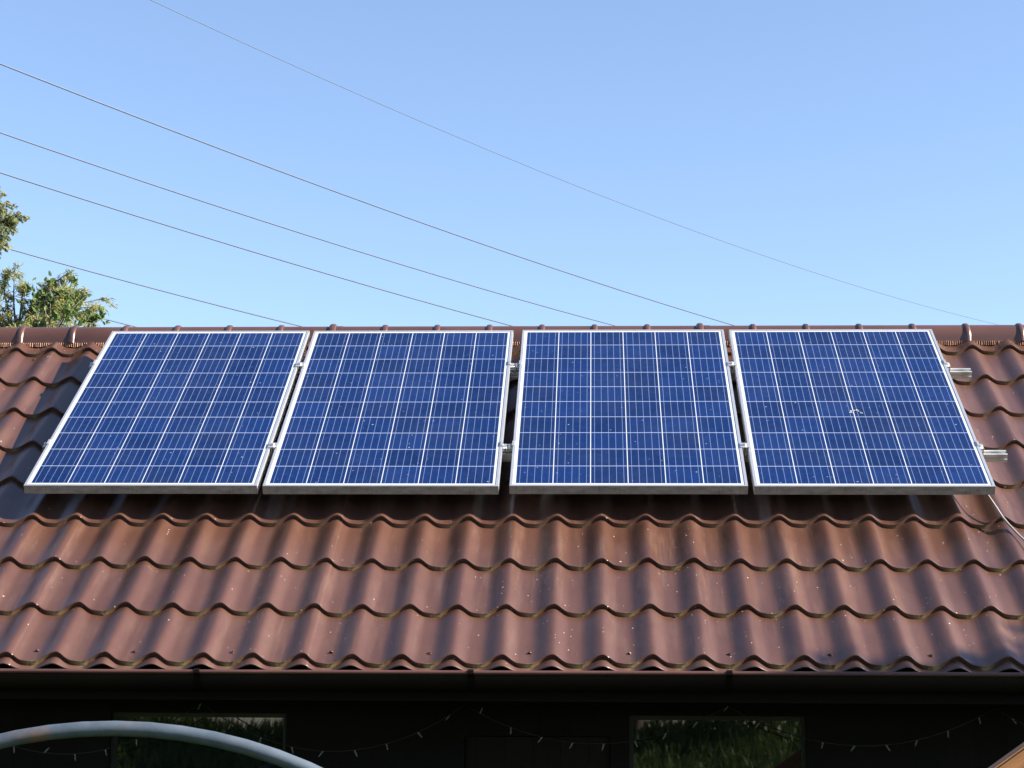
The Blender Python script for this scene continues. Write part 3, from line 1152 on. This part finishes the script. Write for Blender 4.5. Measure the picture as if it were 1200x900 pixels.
def tree(name, label, cat, base, height, crown_c, crown_r, mats, nlimb, ntwig, nleaf, leaf, seed, group=None,
         droop=0.0, trunk_r=0.12, limb_up=0.5, extra=(), lump=0.35):
    rng = np.random.default_rng(seed)
    bark, leafm = mats
    root = empty(name, label, cat, base, group)
    B = np.array(base)
    c = np.array(crown_c) - B
    r = np.array(crown_r)
    # trunk
    top = np.array([c[0] * 0.9, c[1] * 0.9, c[2] + r[2] * 0.55])
    tp = []
    for t in np.linspace(0, 1, 12):
        tp.append(np.array([0, 0, -0.15]) * (1 - t) + top * t + np.array([math.sin(t * 5 + seed), math.cos(t * 4 + seed), 0]) * 0.06 * trunk_r / 0.1 * t)
    tv, tf = tube_data([Vector(p) for p in tp], [trunk_r * (1 - 0.82 * t) * (1.35 if t < 0.04 else 1) for t in np.linspace(0, 1, 12)], 10)
    V, F = list(tv), list(tf)
    lp, ld, lt = [], [], []
    ends = []
    for i in range(nlimb):
        # end points on the lumpy crown surface
        u = rng.normal(size=3)
        u[2] = u[2] * 0.8 + limb_up * 0.6
        u /= np.linalg.norm(u)
        lumpf = 1.0 + lump * math.sin(u[0] * 5 + seed) * math.cos(u[2] * 6 + seed * 2) + rng.uniform(-0.25, 0.1)
        ends.append(c + u * r * lumpf)
    ends += [np.array(e[:3]) - B for e in extra]
    starts = {nlimb + i: np.array(e[3:6]) - B for i, e in enumerate(extra) if len(e) == 6}
    for i, e in enumerate(ends):
        t0 = rng.uniform(0.35, 0.95)
        zt = np.clip((e[2] - 0.35 * np.linalg.norm(e[:2] - top[:2] * 0.8)) / top[2], 0.3, 0.97)
        k0 = zt * 11
        a, b = tp[int(k0)], tp[min(int(k0) + 1, 11)]
        st = a + (b - a) * (k0 - int(k0))
        if i in starts:
            st = starts[i]
        mid = (st + e) / 2 + np.array([0, 0, 0.12 * np.linalg.norm(e - st)]) + rng.normal(size=3) * 0.06
        path = spline([Vector(st), Vector(mid), Vector(e)], 5)
        lr = trunk_r * (0.09 if i in starts else 0.3) * (1 - 0.5 * zt)
        v, f = tube_data(path, [max(0.006, lr * (1 - 0.9 * k / (len(path) - 1))) for k in range(len(path))], 6, False)
        o0 = len(V)
        V += v
        F += [tuple(q + o0 for q in ff) for ff in f]
        full = np.linalg.norm(e - st)
        P = np.array([tuple(p) for p in path])
        isx = i >= nlimb
        for j in range(ntwig if i not in starts else int(ntwig * 0.6)):
            k = int(rng.integers(2 if not isx else 5, len(P)))
            s0 = P[k]
            dr = (P[k] - P[k - 1])
            dr = dr / (np.linalg.norm(dr) + 1e-9) + rng.normal(size=3) * (0.8 if not isx else 0.35)
            dr /= np.linalg.norm(dr)
            ln = (0.22 + 0.25 * rng.random()) * (r.mean() * 0.42) * (1.0 if not isx else 0.45)
            s1 = s0 + dr * ln - np.array([0, 0, droop * ln])
            sm = (s0 + s1) / 2 + np.array([0, 0, droop * ln * 0.25])
            tw = spline([Vector(s0), Vector(sm), Vector(s1)], 3)
            v, f = tube_data(tw, [0.007, 0.006, 0.006, 0.005, 0.004, 0.003, 0.002][:len(tw)], 4, False)
            o0 = len(V)
            V += v
            F += [tuple(q + o0 for q in ff) for ff in f]
            tt_ = np.array([tuple(p) for p in tw])
            tone = rng.normal(0.5, 0.16)
            n = nleaf
            idx = rng.uniform(0.1, 1.0, n) * (len(tt_) - 1)
            i0 = np.minimum(idx.astype(int), len(tt_) - 2)
            pp = tt_[i0] + (tt_[i0 + 1] - tt_[i0]) * (idx - i0)[:, None]
            dd = (tt_[i0 + 1] - tt_[i0])
            dd = dd / np.linalg.norm(dd, axis=1, keepdims=True) + rng.normal(size=(n, 3)) * 0.75
            dd[:, 2] -= droop * 0.9
            pp = pp + rng.normal(size=(n, 3)) * leaf[0] * 0.35
            lp.append(pp)
            ld.append(dd)
            lt.append(tone + rng.normal(size=n) * 0.18)
    trunk = from_pydata('trunk', V, F, bark, root, True)
    leaf_mesh('crown', np.concatenate(lp), np.concatenate(ld), leaf[0], leaf[1], np.concatenate(lt), leafm, root, rng)
    return root


L_POPLAR = mat_leaf('poplar_leaves', [(0.10, 0.13, 0.09), (0.19, 0.215, 0.11), (0.30, 0.28, 0.11)], 0.5)
L_WILLOW = mat_leaf('willow_leaves', [(0.17, 0.20, 0.08), (0.30, 0.31, 0.11), (0.42, 0.38, 0.14)], 0.55)
L_PEAR = mat_leaf('pear_leaves', [(0.022, 0.050, 0.026), (0.09, 0.15, 0.04), (0.26, 0.30, 0.08)], 0.5, 0.4)
L_DARK = mat_leaf('dark_leaves', [(0.012, 0.030, 0.010), (0.025, 0.05, 0.014), (0.06, 0.085, 0.022)], 0.25)

rt = random.Random(5)
tips = []
for (tx, tz, dx, dz, nn) in ((-7.66, 8.60, 0.24, 0.25, 18), (-7.36, 8.75, 0.16, 0.22, 9), (-7.5, 9.15, 0.10, 0.22, 5), (-7.14, 8.72, 0.05, 0.16, 5), (-7.42, 8.42, 0.16, 0.08, 5)):
    for _ in range(nn):
        q = rt.uniform(0.0, 1.0)
        tips.append((tx - 0.2 + rt.uniform(-dx, dx), 16 + rt.uniform(-0.25, 0.25), tz + rt.uniform(-dz, dz),
                     -9.0 + 1.25 * q, 16.15 - 0.1 * q, 8.35 + 0.38 * q))
tips.append((-7.65, 16.0, 8.80))
tree('tall_tree', 'tall grey-green tree whose branch tips enter at the left edge', 'tree', (-11.6, 16.5, 0), 13.5,
     (-10.7, 16.2, 10.8), (2.15, 2.2, 3.2), (M_BARK, L_POPLAR), 150, 11, 34, (0.062, 0.034), 11, None, 0.45, 0.2, extra=tips)
tree('willow_tree', 'airy yellow-green tree behind the left end of the ridge', 'tree', (-9.8, 23.0, 0), 9.0,
     (-9.0, 22.3, 7.75), (1.5, 1.5, 1.7), (M_BARK, L_WILLOW), 120, 12, 36, (0.085, 0.016), 23, None, 0.6, 0.16,
     extra=((-8.5, 22, 9.35), (-8.2, 22, 9.5), (-7.9, 22, 9.25), (-8.9, 22, 9.3), (-7.7, 22, 8.95), (-9.2, 22, 9.5), (-8.35, 22, 9.2), (-8.05, 22, 9.1)), lump=0.2)
tree('pear_tree', 'small tree with dark glossy leaves and upright twigs above the ridge', 'tree', (-6.2, 14.0, 0), 7.0,
     (-6.05, 14.0, 6.1), (0.60, 0.6, 0.78), (M_BARK, L_PEAR), 20, 5, 7, (0.085, 0.045), 31, None, 0.15, 0.09,
     extra=((-6.32, 14, 7.30), (-6.12, 14, 7.36), (-5.85, 14, 7.36), (-5.72, 14, 7.12), (-5.62, 13.9, 7.16), (-5.42, 14, 6.95), (-5.47, 14, 6.88), (-6.42, 14, 7.05), (-6.2, 14, 7.2)), lump=0.15)
# tree standing to the right of the house: its tip shades the eave at the right
tree('walnut_tree', 'broad dark tree standing off to the right of the house', 'tree', (9.8, -2.95, 0), 6.0,
     (9.6, -3.0, 5.25), (1.4, 1.4, 1.9), (M_BARK, L_DARK), 90, 10, 24, (0.13, 0.07), 41, None, 0.1, 0.14, lump=0.08)

# trees on the bank behind the viewer, mirrored in the window panes
gt = tree('garden_tree', 'dark garden tree on the grass bank, mirrored in the window', 'tree', (0.9, -19.5, 1.9), 6.0,
          (0.9, -19.5, 5.2), (2.6, 2.2, 2.2), (M_BARK, L_DARK), 46, 8, 14, (0.22, 0.13), 51, 'trees on the grass bank', 0.2, 0.16)
for i, (x, y, sc_, lab) in enumerate(((-5.5, -21, 1.1, 'dark garden tree on the bank, left of the mirrored tree'), (6.0, -22, 1.2, 'dark garden tree on the bank, right of the mirrored tree'),
                                      (-1.6, -26, 1.9, 'largest garden tree, at the back of the bank'), (4.2, -27, 1.9, 'back garden tree on the bank behind the right trees'),
                                      (-9.5, -26, 1.8, 'garden tree at the far left end of the bank'))):
    c = copy_tree(gt)
    c.location = (x, y, 1.9)
    c.rotation_euler = (0, 0, 1.3 * (i + 1))
    c.scale = (sc_, sc_, sc_)
    c['label'] = lab

# grass on the bank
rng = np.random.default_rng(77)
n = 26000
gx_ = rng.uniform(-9, 10, n)
gy_ = rng.uniform(-21.5, -11.5, n)
gz_ = ground_z(gx_, gy_)
pos = np.stack([gx_, gy_, gz_ - 0.02], 1)
dirs = np.stack([rng.normal(0, 0.35, n), rng.normal(0, 0.35, n), np.ones(n)], 1)
L_GRASS = mat_leaf('grass_blades', [(0.04, 0.09, 0.015), (0.08, 0.14, 0.025), (0.17, 0.19, 0.05)], 0.3)
gr = leaf_mesh('grass', pos, dirs, 0.26, 0.028, rng.normal(0.5, 0.25, n), L_GRASS, None, rng)
gr['kind'] = 'stuff'
